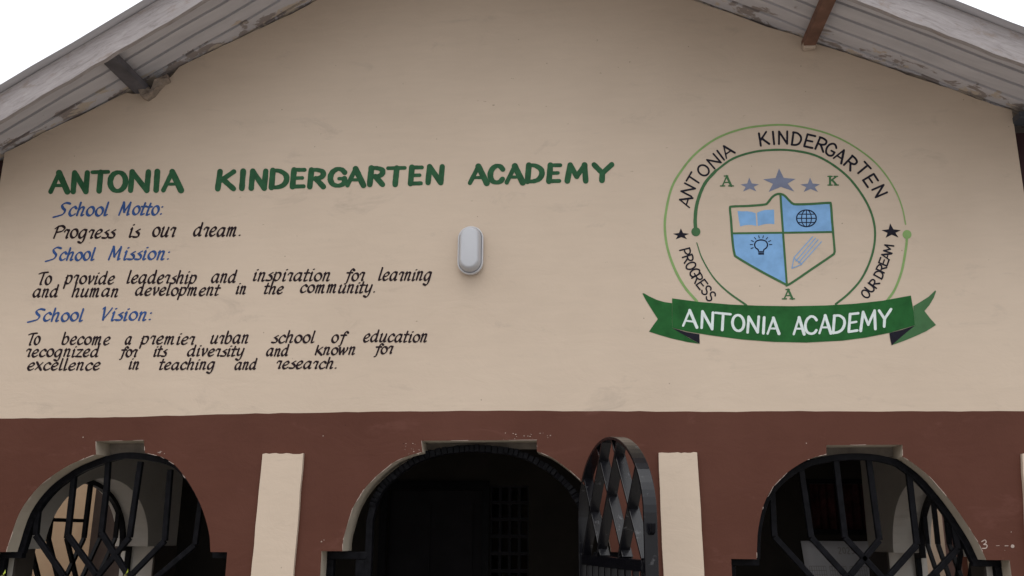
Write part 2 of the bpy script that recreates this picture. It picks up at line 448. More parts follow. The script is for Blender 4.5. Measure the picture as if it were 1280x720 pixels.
dr = mb.build('door', m_door, bw)
mb = MB()
for a, c in (((dA.x - .06, dA.z), (dB.x + .08, dA.z + .07)), ((dA.x - .06, FLOOR), (dA.x - .001, dA.z - .001)), ((dB.x + .021, FLOOR), (dB.x + .08, dA.z - .001))):
    mb.box((a[0], YB - .03, a[1]), (c[0], YB - .002, c[1]))
mb.build('door_frame', m_black, bw)
mb = MB()
nx, nz = 4, 9
cw = (vB.x - vA.x) / nx; ch = (vA.z - .9) / nz
for i in range(nx + 1): mb.box((vA.x + i * cw - .012, YB + .03, .9), (vA.x + i * cw + .012, YB + .10, vA.z))
for j in range(nz + 1): mb.box((vA.x, YB + .031, .9 + j * ch - .014), (vB.x, YB + .099, .9 + j * ch + .014))
mb.build('vent_block_screen', m_door, bw)
mb = MB()
xa, xb, za, zb_ = wA.x, wBp.x, wBp.z + .02, wA.z
for a, c in (((xa, za), (xa + .04, zb_)), ((xb - .04, za), (xb, zb_)), ((xa + .041, za), (xb - .041, za + .04)), ((xa + .041, zb_ - .04), (xb - .041, zb_)), (((xa + xb) / 2 - .015, za + .041), ((xa + xb) / 2 + .015, zb_ - .041))):
    mb.box((a[0], YB + .02, a[1]), (c[0], YB + .06, c[1]))
wf = mb.build('window', m_black, B)
mb = MB()
nn_ = 40
vs = []
for k in range(nn_ + 1):
    x = xa + (xb - xa) * k / nn_; y = YB + .115 + .02 * math.sin(k * 1.3) + .008 * math.sin(k * .5)
    vs += [(x, y, za - .05), (x, y, zb_ + .05)]
mb.add(vs, [(2 * k, 2 * k + 2, 2 * k + 3, 2 * k + 1) for k in range(nn_)]); mb.closed_fix = False
mb.build('curtain', m_curtain, wf, smooth=True)
# porch floor, ceiling, the room behind
mb = MB(); mb.box((XIL - .24, TH + .001, .002), (XIR + .24, YB - .001, FLOOR)); mb.build('porch_floor', m_conc, B)
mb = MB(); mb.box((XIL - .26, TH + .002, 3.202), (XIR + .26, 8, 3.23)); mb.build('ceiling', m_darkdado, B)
mb = MB()
mb.box((-3.66, YB + .182, 0), (-3.45, 8, 4.0)); mb.build('side_wall', m_cream, B)
mb = MB(); mb.box((2.17, YB + .182, 0), (2.38, 8, 4.0)); mb.build('side_wall', m_cream, B)
mb = MB(); mb.box((-3.449, 7.85, 0), (2.169, 8, 3.2)); mb.build('rear_wall', m_cream, B)
mb = MB(); mb.box((-3.449, YB + .182, .002), (2.169, 7.849, FLOOR - .003)); mb.build('classroom_floor', m_conc, B)

# ---- roof
ovl = lambda x: .475 + .135 * (x + 3.45)     # overhang of the sheets to the verge board, growing towards the ridge
ovr = lambda x: .655 + .080 * (2.30 - x)
def sheet(xa, xb, zf, ov, name='roof_sheet'):
    offs = []
    y = 0.; pitch = .126
    while y < 9.2:
        offs += [(y, 0), (y + .098, 0), (y + .101, .034), (y + .118, .034), (y + .121, 0)]
        y += pitch
    mb = MB(); nseg = 14
    for lay in (0, .004):
        vs = []
        for k in range(nseg + 1):
            x = xa + (xb - xa) * k / nseg
            sag = .004 * math.sin(k * 2.1)
            for (yy, h) in offs: vs.append((x, yy - ov(x) - .08, zf(x) + .004 + h + lay + sag))
        npf = len(offs)
        mb.add(vs, [(k * npf + i, (k + 1) * npf + i, (k + 1) * npf + i + 1, k * npf + i + 1) for k in range(nseg) for i in range(npf - 1)])
    mb.closed_fix = False
    return mb.build(name, m_sheet, B)
shL = sheet(XL - .5, XA, zl, ovl); shR = sheet(XA, XR + .5, zr, ovr)
def verge(xa, xb, zf, ov, parent, hgt):
    p = Vector((xa, -ov(xa), zf(xa))); q = Vector((xb, -ov(xb), zf(xb)))
    t = (q - p).normalized(); n2 = Vector((0, 1, 0)); nrm = t.cross(n2).normalized(); n2 = nrm.cross(t).normalized(); ln = (q - p).length
    if nrm.z < 0: nrm = -nrm
    M4 = Matrix(((t.x, n2.x, nrm.x, p.x), (t.y, n2.y, nrm.y, p.y), (t.z, n2.z, nrm.z, p.z), (0, 0, 0, 1)))
    mb = MB(); ns = 46; vs = []
    for k in range(ns + 1):
        x = ln * k / ns; j = random.uniform(-.004, .004); j2 = .004 * math.sin(k * .9)
        vs += [(x, -.03 + j2 * .5, -hgt + j), (x, 0 + j2 * .5, -hgt + j), (x, 0, -.003), (x, -.03, -.003)]
    fs = []
    for k in range(ns):
        a = 4 * k
        for i in range(4): fs.append((a + i, a + 4 + i, a + 4 + (i + 1) % 4, a + (i + 1) % 4))
    fs += [(0, 1, 2, 3), (4 * ns + 3, 4 * ns + 2, 4 * ns + 1, 4 * ns)]
    mb.add(vs, fs)
    return mb.build('barge_board', m_barge, parent, M4=M4)
VH = .165
verge(XL - .5, XA - .01, zl, ovl, shL, VH); verge(XA + .01, XR + .5, zr, ovr, shR, VH); YE = -ovr(XA) - .09
mb = MB(); mb.add([(XA - .18, YE - .005, ZA - .03), (XA, YE - .005, ZA + .06), (XA + .18, YE - .005, ZA - .02), (XA - .18, 8.2, ZA - .03), (XA, 8.2, ZA + .06), (XA + .18, 8.2, ZA - .02)], [(0, 1, 4, 3), (1, 2, 5, 4)]); mb.closed_fix = False
mb.build('ridge_cap', m_sheet, shL)
# purlin stubs under the sheets
def purlin(px, pyb, wid, mat, par, zf, ov):
    p = at(px, pyb); x = p.x; zt = zf(x) - .002; zb_ = p.z
    mb = MB(); mb.box((x - wid / 2, -ov(x) + .004, zb_), (x + wid / 2, .15, zt - abs(wid / 2 * .5)))
    o = mb.build('purlin', mat, par, bevel=.004)
    return o, x, zb_
o, x, z = purlin(1010, 62, .072, m_purlin, shR, zr, ovr)
mb = MB(); mb.box((x - .037, -.05, z - .012), (x + .037, -.001, z + .03)); mb.build('plaster_splash', m_purlin_end, shR, bevel=.006)
o, x, z = purlin(178, 117, .105, m_purlin_dark, shL, zl, ovl)
mb = MB()
wall_with_holes(mb, pts([(177, 113), (181, 105), (188, 110), (194, 117), (199, 104), (207, 97), (211, 95), (214, 103), (207, 107), (200, 114), (195, 121), (186, 127), (180, 124)]), [], lambda p_: (p_[0], -.045 + .02 * math.sin(p_[0] * 60), p_[1]), lambda p_: (p_[0], .004, p_[1]))
mb.build('broken_plaster', m_broken, shL)
mb = MB(); p = at(1268, 150); mb.box((p.x - .01, -.09, p.z - .025), (p.x + .5, .03, p.z + .015)); mb.build('wall_plate_end', m_under, shR, bevel=.004)

# ------------------------------------------------------------------ iron grilles and the gate
def inset_poly(P, d):
    out = []
    for i, p in enumerate(P):
        a = P[max(0, i - 1)]; c = P[min(len(P) - 1, i + 1)]
        tx, tz = c[0] - a[0], c[1] - a[1]; l_ = math.hypot(tx, tz) or 1
        nx_, nz_ = tz / l_, -tx / l_          # right-hand side of travel (travel: up the left jamb, over, down)
        out.append((p[0] + nx_ * d, p[1] + nz_ * d))
    return out
YG = .125
def densify(P, closed=False):
    return catmull(P, False, 4)
def grille(l, r, midpx, shl, shr, bars, name='window_grille'):
    arc = l + catmull([l[-1]] + [xz(*q) for q in midpx] + [r[0]], False, 4)[1:-1] + r
    arc = [(x, z - .004) for x, z in arc]
    mb = MB()
    mb.strip(arc, inset_poly(arc, .036), 0, YG - .02, YG + .022)
    # shoulders and the rectangular lower frame
    for (s, a, sg) in ((shl, l[0], 1), (shr, r[-1], -1)):
        mb.box((min(s[0], a[0] + sg * .03), YG - .021, s[1] - .036), (max(s[0], a[0] + sg * .03), YG + .021, s[1] - .002))
        mb.box((min(s[0] + sg * .002, s[0] + sg * .036), YG - .02, SILL + .002), (max(s[0] + sg * .002, s[0] + sg * .036), YG + .02, s[1] - .037))
    mb.box((shl[0] + .037, YG - .02, SILL + .002), (shr[0] - .037, YG + .02, SILL + .034))
    fr = mb.build(name, m_black, B, bevel=.003)
    for pl in bars:
        P = [at(a, c, YG) for a, c in pl]
        bm_ = MB()
        # carry the sloping leg on down to the sill
        q1, q2 = P[-2], P[-1]; d = q2 - q1; t = (SILL + .02 - q2.z) / d.z; e = q2 + d * t
        e.x = max(shl[0] + .04, min(shr[0] - .04, e.x)); P[-1] = q2
        seq = P + [e]
        for k, (u, v_) in enumerate(zip(seq, seq[1:])):
            bm_.bar(u, v_, .031, .030 + .0006 * k)
        bm_.build('bar', m_black, fr, bevel=.004)
    return fr
grille(lL, rL, [(135, 564), (150, 562.5), (166, 563.5)], sLl, sLr,
       [[(49, 628), (45, 669), (80, 720)], [(94, 585), (85, 669), (122, 720)], [(136, 570), (133, 615), (127, 666), (161, 720)],
        [(176, 577), (162, 672), (121, 722)], [(213, 587), (206, 676), (167, 716)], [(254, 606), (244, 681), (205, 714)]])
grille(lR, rR, [(1055, 564.5), (1080, 563.5), (1105, 565.5)], sRl, sRr,
       [[(965, 615), (968, 671), (1013, 720)], [(1001, 585), (1014, 672), (1055, 717)], [(1044, 570), (1056, 672), (1100, 719)],
        [(1085, 570), (1099, 675), (1063, 719)], [(1135, 585), (1146, 681), (1111, 720)], [(1186, 628), (1197, 686), (1166, 719)]])
# fixed surround of the middle opening
YF = .13
arcC = [xz(a, c, YF) for a, c in ((462, 720), (462, 650), (468, 625), (478, 605), (495, 588), (518, 571.5), (545, 561.5), (575, 556.5), (600, 556), (630, 558.5), (655, 565), (680, 577), (700, 592), (715, 608), (727, 630), (731, 650), (731, 720))]
arcC = [(arcC[0][0], FLOOR)] + [(x, z - (.020 if z > 1.95 else .020 * max(0, (z - 1.75) / .2))) for x, z in densify(arcC[1:-1])] + [(arcC[-1][0], FLOOR)]
mb = MB(); mb.strip(inset_poly(arcC, -.016), inset_poly(arcC, .022), 0, YF - .02, YF + .03)
for (sx, ax, sg) in ((sCl, arcC[0][0], 1), (sCr, arcC[-1][0], -1)):
    mb.box((min(sx[0] + sg * .002, ax - sg * .05), YF - .022, sx[1] - .045), (max(sx[0] + sg * .002, ax - sg * .017), YF + .032, sx[1] - .004))
    mb.box((min(sx[0] + sg * .002, sx[0] + sg * .04), YF - .02, FLOOR), (max(sx[0] + sg * .002, sx[0] + sg * .04), YF + .03, sx[1] - .046))
    xq = ax - sg * .08; mb.box((min(xq, ax - sg * .018), YF - .018, FLOOR), (max(xq, ax - sg * .018), YF + .028, sx[1] - .047))
gf = mb.build('gate_frame', m_black, B, bevel=.003)
# short wrapped lengths along the arch
mb = MB(); ins = inset_poly(arcC, -.018); ins2 = inset_poly(arcC, .022)
for k in range(4, len(arcC) - 6, 1):
    a0 = Vector((ins[k][0], 0, ins[k][1])); a1 = Vector((ins[k + 1][0], 0, ins[k + 1][1])); b0 = Vector((ins2[k][0], 0, ins2[k][1])); b1 = Vector((ins2[k + 1][0], 0, ins2[k + 1][1]))
    c0 = (a0 + b0) / 2; c1 = (a1 + b1) / 2; gap = (c1 - c0) * .06
    j = random.uniform(-.004, .004)
    mb.bar(c0 + gap + Vector((0, YF - .028 + j, j)), c1 - gap + Vector((0, YF - .028 - j, j)), .040 + random.uniform(-.006, .004), .012)
mb.build('wrapping', m_black, gf, bevel=.003)

# gate leaf, swung out towards the viewer
hx = at(729.5, 690, YF).x; hy = YF - .03; LW = arcC[-1][0] - arcC[0][0] - .02
def pxof(x, y):
    d = Vector((x, y, 1.6)) - CAM; return 640 + FPX * d.dot(rt2) / d.dot(fw)
best = min((abs(pxof(hx + LW * math.cos(a), hy - LW * math.sin(a)) - 815.5), a) for a in [math.radians(30 + .2 * k) for k in range(450)])
PHI = best[1]
print('LEAF', LW, math.degrees(PHI), best)
eu = Vector((math.cos(PHI), -math.sin(PHI), 0)); ed = Vector((math.sin(PHI), math.cos(PHI), 0))
TL = lambda v_: Vector((hx, hy, 0)) + eu * v_[0] + ed * v_[1] + Vector((0, 0, v_[2]))
ZS, ZT = 1.80, max(z for x, z in arcC) - .003
hwid = LW / 2; rz = ZT - ZS
arcl = [(hwid - hwid * math.cos(k * math.pi / 36), ZS + rz * math.sin(k * math.pi / 36)) for k in range(37)]
outl = [(0, .20)] + arcl + [(LW, .20)]
mb = MB(); mb.strip(outl, inset_poly(outl, .016), 0, -.03, .03, T=TL)
ZR = 1.575
mb.bar(TL((.016, 0, ZR)), TL((LW - .016, 0, ZR)), .05, .045, ed); mb.bar(TL((.016, 0, .23)), TL((LW - .016, 0, .23)), .05, .045, ed)
leaf = mb.build('gate_leaf', m_blackworn, B, bevel=.002)
def zarc(u):
    q = 1 - ((u - hwid) / hwid) ** 2
    return ZS + rz * math.sqrt(max(0, q))
def clip_line(u0, sgn, slope=1.28):
    zt = zarc(u0) - .012
    pth = [(u0, zt)]; u = u0; z = zt
    while z > ZR + .03 and .03 < u < LW - .03:
        u += sgn * .004; z -= .004 * slope
        if z > zarc(u) - .01: break
    return (u0, zt), (u, z)
for fr_ in (.09, .33, .56):
    for sg in (1, -1):
        u0 = LW * (fr_ if sg > 0 else 1 - fr_)
        a, c = clip_line(u0, sg)
        mb = MB(); mb.bar(TL((a[0], .004 * sg, a[1])), TL((c[0], .004 * sg, c[1])), .014, .052, ed)
        mb.build('bar', m_blackworn, leaf, bevel=.002)
for k in range(1, 10):
    u = LW * k / 10
    mb = MB(); mb.bar(TL((u, 0, ZR - .026)), TL((u, 0, .256)), .02, .028, ed); mb.build('bar', m_blackworn, leaf, bevel=.002)
mb = MB(); mb.bar(TL((LW + .001, 0, 1.71)), TL((LW + .03, 0, 1.725)), .014, .022, ed); mb.bar(TL((LW + .026, 0, 1.715)), TL((LW + .034, 0, 1.755)), .012, .02, ed)
mb.build('latch', m_black, leaf, bevel=.003)
for z in (.5, 1.2, 1.75):
    mb = MB(); mb.bar((hx - .004, hy + .01, z), (hx - .004, hy + .01, z + .1), .03, .03); mb.build('hinge', m_black, leaf, bevel=.004)

# ------------------------------------------------------------------ hand painted writing: ribbons laid with a pen on the wall
class Ink:
    def __init__(s): s.mb = MB(); s.mb.closed_fix = False; s.k = 0
    def stroke(s, pts_, wfun, closed=False, step=6, base=None, cap=True, taper=(1, 1)):
        P = catmull(pts_, closed, step)
        Q = [P[0]]
        for p in P[1:]:
            if math.hypot(p[0] - Q[-1][0], p[1] - Q[-1][1]) > .12: Q.append(p)
        P = Q
        if len(P) < 2: P = [P[0], (P[0][0] + .3, P[0][1])]
        s.k += 1
        h0 = (base if base is not None else .0012) + (s.k % 8) * .00014
        n_ = len(P); L = []; R_ = []; W = []
        for i, p in enumerate(P):
            a = P[max(0, i - 1)]; c = P[min(n_ - 1, i + 1)]
            if closed and i in (0, n_ - 1): a, c = P[-2], P[1]
            tx, ty = c[0] - a[0], c[1] - a[1]; l_ = math.hypot(tx, ty) or 1; tx /= l_; ty /= l_
            t = i / (n_ - 1)
            wv = wfun(tx, ty) / 2 * (taper[0] + (taper[1] - taper[0]) * t) * (1 + random.uniform(-.05, .05))
            L.append((p[0] - ty * wv, p[1] + tx * wv)); R_.append((p[0] + ty * wv, p[1] - tx * wv)); W.append((wv, tx, ty))
        vs = []
        for i in range(n_):
            h = h0 + .0001 * i / n_
            for q in (L[i], R_[i]):
                a = at(q[0], q[1]); vs.append((a.x, -h, a.z))
        s.mb.add(vs, [(2 * i, 2 * i + 2, 2 * i + 3, 2 * i + 1) for i in range(n_ - 1)])
        if cap and not closed:
            for (i, sg) in ((0, -1), (n_ - 1, 1)):
                wv, tx, ty = W[i]; cx, cy = P[i]; vv = []
                h = h0 + .0001 * i / n_
                for j in range(9):
                    an = math.pi * (j / 8 - .5)
                    ox = (tx * math.cos(an) * sg) * wv - ty * math.sin(an) * wv; oy = (ty * math.cos(an) * sg) * wv + tx * math.sin(an) * wv
                    a = at(cx + ox, cy + oy); vv.append((a.x, -h, a.z))
                s.mb.add(vv, [tuple(range(9))])
    def fill(s, poly, base=.0006):
        t = tessellate_polygon([[Vector((a, c, 0)) for a, c in poly]])
        vs = []
        for a, c in poly:
            q = at(a, c); vs.append((q.x, -base, q.z))
        s.mb.add(vs, t)
    def dot(s, x, y, r, base=.0012, ry=None):
        s.k += 1
        s.fill([(x + r * math.cos(k * math.pi / 10), y + (ry or r) * math.sin(k * math.pi / 10)) for k in range(20)], base + (s.k % 8) * .00014)
    def build(s, name, mat, parent): return s.mb.build(name, mat, parent)
def pen(a, b_, ang=None):
    # ang None: brush, thick on the upright strokes; else broad nib held at ang (image y down)
    if ang is None: return lambda tx, ty: b_ + (a - b_) * abs(ty)
    ca, sa = math.cos(ang), math.sin(ang)
    return lambda tx, ty: math.sqrt((a * (tx * sa - ty * ca)) ** 2 + b_ * b_)

O_ = [(.5 + .48 * math.cos(t * math.pi / 6), .5 + .5 * math.sin(t * math.pi / 6)) for t in range(12)]
Cc = [(.95, .80), (.75, .96), (.45, 1), (.14, .80), (.03, .45), (.18, .12), (.5, 0), (.8, .05), (.97, .2)]
UP = {'A': [([(0, 0), (.45, 1)], .8), ([(.45, 1), (1, 0)], 1.1), ([(.2, .33), (.78, .33)], .8)],
 'C': [(Cc, 1)], 'D': [([(.08, 1), (.05, 0)], 1), ([(.05, 1), (.5, .97), (.88, .75), (.97, .45), (.8, .15), (.45, .01), (.03, 0)], 1)],
 'E': [([(.1, 1), (.05, 0)], 1), ([(.1, 1), (.95, 1)], 1), ([(.07, .5), (.8, .52)], .9), ([(.05, 0), (.95, .02)], 1)],
 'G': [(Cc + [(.96, .42)], 1), ([(.6, .42), (1, .42)], .9)], 'I': [([(.5, 1), (.45, 0)], 1)],
 'K': [([(.12, 1), (.04, 0)], 1), ([(.92, 1), (.12, .42)], .95), ([(.3, .56), (.96, 0)], 1.05)],
 'M': [([(.03, 0), (.13, 1)], 1), ([(.13, 1), (.5, .28)], .95), ([(.5, .28), (.86, 1)], .9), ([(.86, 1), (.97, 0)], 1)],
 'N': [([(.04, 0), (.08, 1)], .95), ([(.08, 1), (.92, 0)], 1), ([(.92, 0), (.96, 1)], .95)],
 'O': [(O_, 1, True)],
 'P': [([(.1, 1), (.05, 0)], 1), ([(.05, 1), (.5, 1), (.9, .87), (.9, .62), (.5, .46), (.07, .46)], 1)],
 'R': [([(.1, 1), (.05, 0)], 1), ([(.05, 1), (.5, 1), (.88, .88), (.86, .62), (.5, .48), (.07, .48)], 1), ([(.42, .48), (.96, 0)], 1.05)],
 'S': [([(.9, .84), (.65, 1), (.3, .98), (.1, .78), (.3, .57), (.7, .45), (.92, .25), (.7, .03), (.35, 0), (.06, .15)], 1)],
 'T': [([(0, 1), (1, 1.02)], .95), ([(.52, 1), (.48, 0)], 1)],
 'U': [([(.05, 1), (.06, .3), (.3, .02), (.65, .02), (.92, .3), (.95, 1)], 1)],
 'Y': [([(0, 1), (.5, .46)], 1), ([(1, 1), (.5, .46)], 1), ([(.5, .48), (.5, 0)], 1)]}
def upper(ink, ch, fmap, wa, wb, base=.0012, shrink=0.):
    for g_ in UP[ch]:
        P, wf_ = g_[0], g_[1]; cl = len(g_) > 2
        f0 = pen(wa * wf_, wb * wf_)
        ink.stroke([fmap(x, y) for x, y in P], f0, cl, base=base)

# title: (word, letter x ranges, baseline y left/right, top y left/right) in photo pixels
TT = empty('title_lettering'); TT.parent = B; TT['label'] = 'large green capital lettering reading ANTONIA KINDERGARTEN ACADEMY'
TW = [('ANTONIA', [(64, 85), (91.5, 109.5), (115, 135), (137.5, 157.5), (163, 186), (192.5, 200), (205, 227)], (240, 237.5), (216.5, 214.5)),
      ('KINDERGARTEN', [(272, 293.5), (299, 308), (314, 332.5), (339, 359), (365.5, 381), (387, 405.5), (412.5, 431.5), (435, 455), (462, 479.5), (484.5, 505.5), (513, 527.5), (535, 553)], (236.5, 228.5), (215, 208.5)),
      ('ACADEMY', [(588, 609), (612.5, 629), (634, 654), (659, 678), (686, 700.5), (709, 733.5), (742, 764)], (228.8, 225.5), (208, 206))]
for word, ext, bl, tp in TW:
    title = Ink(); x0, x1 = ext[0][0], ext[-1][1]
    for ch, (a, c) in zip(word, ext):
        t = ((a + c) / 2 - x0) / (x1 - x0); yb = bl[0] + (bl[1] - bl[0]) * t; yt = tp[0] + (tp[1] - tp[0]) * t
        jb = random.uniform(-.5, .5); sh = 1.2
        upper(title, ch, lambda x, y: (a + (c - a) * x + sh * (y - .5), yb + jb + (yt - yb) * y), 7.3, 4.9)
    title.build('word', m_title, TT)

# chancery hand for the small lines; x-height 1
bowl = [(.62, .93), (.36, 1), (.1, .68), (.05, .28), (.2, 0), (.42, .14), (.6, .55)]
oo = [(.36 + .31 * math.cos(t * math.pi / 5), .5 + .5 * math.sin(t * math.pi / 5)) for t in range(10)]
stem_ = lambda top_: [(.66, top_), (.6, .15), (.68, 0), (.80, .1)]
LO = {'a': (.85, [bowl, stem_(1.)]), 'b': (.78, [[(.14, 1.55), (.08, .25), (.2, 0), (.45, .05), (.63, .4), (.6, .8), (.42, 1), (.2, .85), (.1, .6)]]),
 'c': (.66, [[(.58, .84), (.4, 1), (.13, .72), (.06, .3), (.22, 0), (.45, .03), (.62, .2)]]), 'd': (.86, [bowl, stem_(1.55)]),
 'e': (.68, [[(.08, .42), (.38, .52), (.56, .78), (.4, 1), (.14, .76), (.05, .33), (.2, 0), (.43, .03), (.6, .2)]]),
 'f': (.62, [[(.78, 1.3), (.62, 1.42), (.46, 1.2), (.34, .2), (.25, -.34), (.08, -.46)], [(.1, .95), (.66, .98)]]),
 'g': (.82, [bowl, [(.64, 1), (.58, -.15), (.42, -.58), (.12, -.5)]]),
 'h': (.76, [[(.14, 1.55), (.05, 0)], [(.08, .5), (.3, .95), (.5, .95), (.53, .7), (.46, .1), (.56, 0), (.68, .1)]]),
 'i': (.40, [[(.04, .84), (.16, 1), (.1, .1), (.2, 0), (.32, .1)], [(.2, 1.36), (.3, 1.42)]]),
 'k': (.78, [[(.12, 1.35), (.05, 0)], [(.68, 1.15), (.1, .5)], [(.2, .6), (.7, 0)]]),
 'l': (.40, [[(.16, 1.55), (.08, .15), (.18, 0), (.32, .1)]]),
 'm': (1.08, [[(.03, .84), (.15, 1), (.08, 0)], [(.1, .5), (.28, .95), (.43, .95), (.42, .5), (.38, 0)], [(.42, .5), (.6, .95), (.77, .95), (.73, .2), (.82, 0), (.95, .1)]]),
 'n': (.76, [[(.03, .84), (.15, 1), (.08, 0)], [(.1, .5), (.3, .95), (.5, .95), (.52, .7), (.46, .1), (.56, 0), (.68, .1)]]),
 'o': (.74, [oo]), 'p': (.78, [[(.15, 1.05), (.02, -.6)], [(.0, .75), (.3, 1), (.55, .95), (.63, .6), (.5, .1), (.27, 0), (.08, .14)]]),
 'r': (.56, [[(.0, .74), (.13, 1), (.40, .94)], [(.42, 1), (.32, .15), (.37, .0), (.46, .06)]]),
 's': (.56, [[(.50, .98), (.30, .82), (.26, .66), (.46, .40), (.44, .08), (.24, 0), (.0, .02)], [(.28, .8), (.12, .66)]]),
 't': (.48, [[(.24, 1.4), (.1, .15), (.2, 0), (.38, .1)], [(-.02, .96), (.44, 1)]]),
 'u': (.80, [[(.03, .88), (.15, 1), (.08, .2), (.2, 0), (.42, .15), (.55, .6)], [(.64, 1), (.55, .12), (.64, 0), (.75, .1)]]),
 'v': (.66, [[(.03, .9), (.14, 1), (.24, .03)], [(.24, .03), (.55, .6), (.57, 1)]]),
 'w': (.98, [[(.03, 1), (.17, .02)], [(.17, .02), (.48, .92)], [(.48, .92), (.55, .03)], [(.55, .03), (.84, .6), (.88, 1)]]),
 'x': (.68, [[(.05, 1), (.55, 0)], [(.62, 1), (0, 0)]]), 'y': (.80, [[(.03, .88), (.15, 1), (.1, .3), (.22, .08), (.45, .22), (.58, .6)], [(.66, 1), (.54, -.2), (.35, -.6), (.08, -.5)]]),
 'z': (.64, [[(.06, .97), (.56, 1)], [(.56, 1), (.02, .02)], [(.02, .02), (.56, 0)]]),
 'M': (1.15, [[(0, -.03), (.2, 1.5)], [(.2, 1.5), (.45, .35)], [(.45, .35), (.88, 1.5)], [(.88, 1.5), (.84, .12), (.92, 0), (1.02, .1)]]),
 'S': (.95, [[(.98, 1.42), (.6, 1.5), (.3, 1.28), (.38, .95), (.66, .6), (.56, .18), (.2, -.02), (-.28, -.2)]]),
 'P': (.82, [[(.22, 1.42), (.05, -.05)], [(-.05, 1.12), (.22, 1.42), (.6, 1.48), (.86, 1.22), (.7, .85), (.2, .66)]]),
 'T': (.66, [[(-.18, 1.28), (.15, 1.42), (.85, 1.5)], [(.42, 1.42), (.26, .1), (.36, 0)]]),
 'V': (.80, [[(.0, 1.36), (.15, 1.5), (.22, .03)], [(.22, .03), (.66, 1.1), (.8, 1.5)]]),
 ':': (.34, [[(.12, .05), (.2, .1)], [(.1, .85), (.18, .9)]]), '.': (.3, [[(.1, .03), (.18, .08)]])}
def word(ink, txt, x0, x1, yb, xh, wa, wb, slant=.24):
    adv = [LO[c][0] for c in txt]; tot = sum(adv) - .1 + slant * 1.0
    sx = (x1 - x0) / tot; cx = x0
    nib = pen(wa, wb, math.radians(-38))
    for c, a in zip(txt, adv):
        j = random.uniform(-.35, .35)
        kk = 1 + random.uniform(-.04, .04)
        for P in LO[c][1]:
            cl = P is oo
            ink.stroke([(cx + (.06 + x * .88 + slant * y * xh / sx) * sx, yb + j - y * xh * kk) for x, y in P], nib, cl, step=5)
        cx += a * sx
def lines(name, mat, label, words, wa, wb):
    o_ = empty(name); o_.parent = B; o_['label'] = label
    for (t, x0, x1, yb, xh) in words:
        k = Ink(); word(k, t, x0, x1, yb, xh, wa * 1.06, wb * 1.2); k.build('word', mat, o_)
lines('heading_lettering', m_blue, 'blue slanted heading reading School Motto', [('School', 70, 137, 269.5, 10.6), ('Motto:', 148, 205, 268.4, 10.6)], 3.3, 1.2)
lines('body_lettering', m_text, 'dark slanted line reading Progress is our dream', [('Progress', 66, 145.5, 297.3, 10.2), ('is', 160, 176, 296.4, 10.5), ('our', 189, 221, 295.6, 11), ('dream.', 240.5, 303, 295, 10.5)], 3.2, 1.1)
lines('heading_lettering', m_blue, 'blue slanted heading reading School Mission', [('School', 60, 120, 325.2, 10), ('Mission:', 135, 214, 324.5, 10.2)], 3.2, 1.1)
lines('body_lettering', m_text, 'dark slanted lines beginning To provide leadership and inspiration',
      [('To', 47, 65.5, 355.7, 10), ('provide', 80, 144.5, 354.6, 9.8), ('leadership', 157.5, 247.5, 354, 9.8), ('and', 263, 297, 353, 10), ('inspiration', 315, 415, 350.8, 9.8), ('for', 430, 457, 350.6, 9.5), ('learning', 472, 541, 350.2, 9.8),
       ('and', 40, 74.5, 371.2, 9.4), ('human', 89, 150, 370.6, 9.6), ('development', 168, 275.5, 369, 9.2), ('in', 294, 309, 367, 8.8), ('the', 329, 355.5, 366.8, 8.8), ('community.', 374, 471, 365.7, 9.2)], 3.0, 1.0)
lines('heading_lettering', m_blue, 'blue slanted heading reading School Vision', [('School', 38, 106, 401.2, 10), ('Vision:', 124.5, 191.5, 400.2, 10.2)], 3.2, 1.1)
lines('body_lettering', m_text, 'dark slanted lines beginning To become a premier urban school',
      [('To', 34, 51, 430.8, 10), ('become', 76, 139, 430.5, 9.2), ('a', 155.5, 165.5, 430.3, 9.2), ('premier', 175, 245, 430, 9.2), ('urban', 262, 312.5, 428.8, 9.4), ('school', 339, 395, 428.3, 9.2), ('of', 413, 432.5, 428, 9.2), ('education', 453, 536, 427.2, 9.2),
       ('recognized', 31, 125.5, 445.7, 8.8), ('for', 149, 172.5, 445.5, 8.6), ('its', 191, 209.5, 445.3, 8.6), ('diversity', 233, 307, 445, 8.6), ('and', 332, 362, 444.8, 8.6), ('known', 393, 446, 443.2, 8.6), ('for', 467, 492.5, 441.8, 8.4),
       ('excellence', 33, 127, 462.4, 8.8), ('in', 160, 175.5, 461.3, 8.6), ('teaching', 198, 270.5, 461.6, 8.6), ('and', 292.5, 322, 461.5, 8.6), ('research.', 344, 423, 460.6, 8.8)], 2.9, 1.0)

# ------------------------------------------------------------------ the round crest
z6 = lambda L: [(820 + a / 3.879, 140 + c / 3.879) for a, c in L]
z7 = lambda L: [(800 + a / 3.368, 270 + c / 3.368) for a, c in L]
z8 = lambda L: [(890 + a / 4., 200 + c / 4.) for a, c in L]
const = lambda w_: (lambda tx, ty: w_)
kR = Ink()
outer_ring = z7([(240, 360), (190, 302), (150, 232), (120, 152), (106, 75)]) + z6([(46, 500), (75, 370), (130, 275), (200, 195), (300, 125), (420, 82), (540, 65), (640, 64), (740, 80), (840, 108), (940, 155), (1040, 225), (1110, 300), (1165, 390), (1195, 470), (1210, 545)])
kR.stroke(outer_ring, const(2.9), step=6, taper=(1.15, .55))
kR.stroke(z7([(1124, 78), (1120, 130), (1102, 230), (1072, 310), (1040, 357)]), const(3.0)); kR.dot(1133.7, 293.2, 5.6)
crest = kR.build('crest', m_lgreen, B); crest['label'] = 'round painted crest with shield, stars and green ribbon'
kI = Ink()
kI.stroke(z6([(193, 578), (190, 520), (200, 440), (235, 350), (290, 285)]), const(4.4), taper=(1.05, .85))
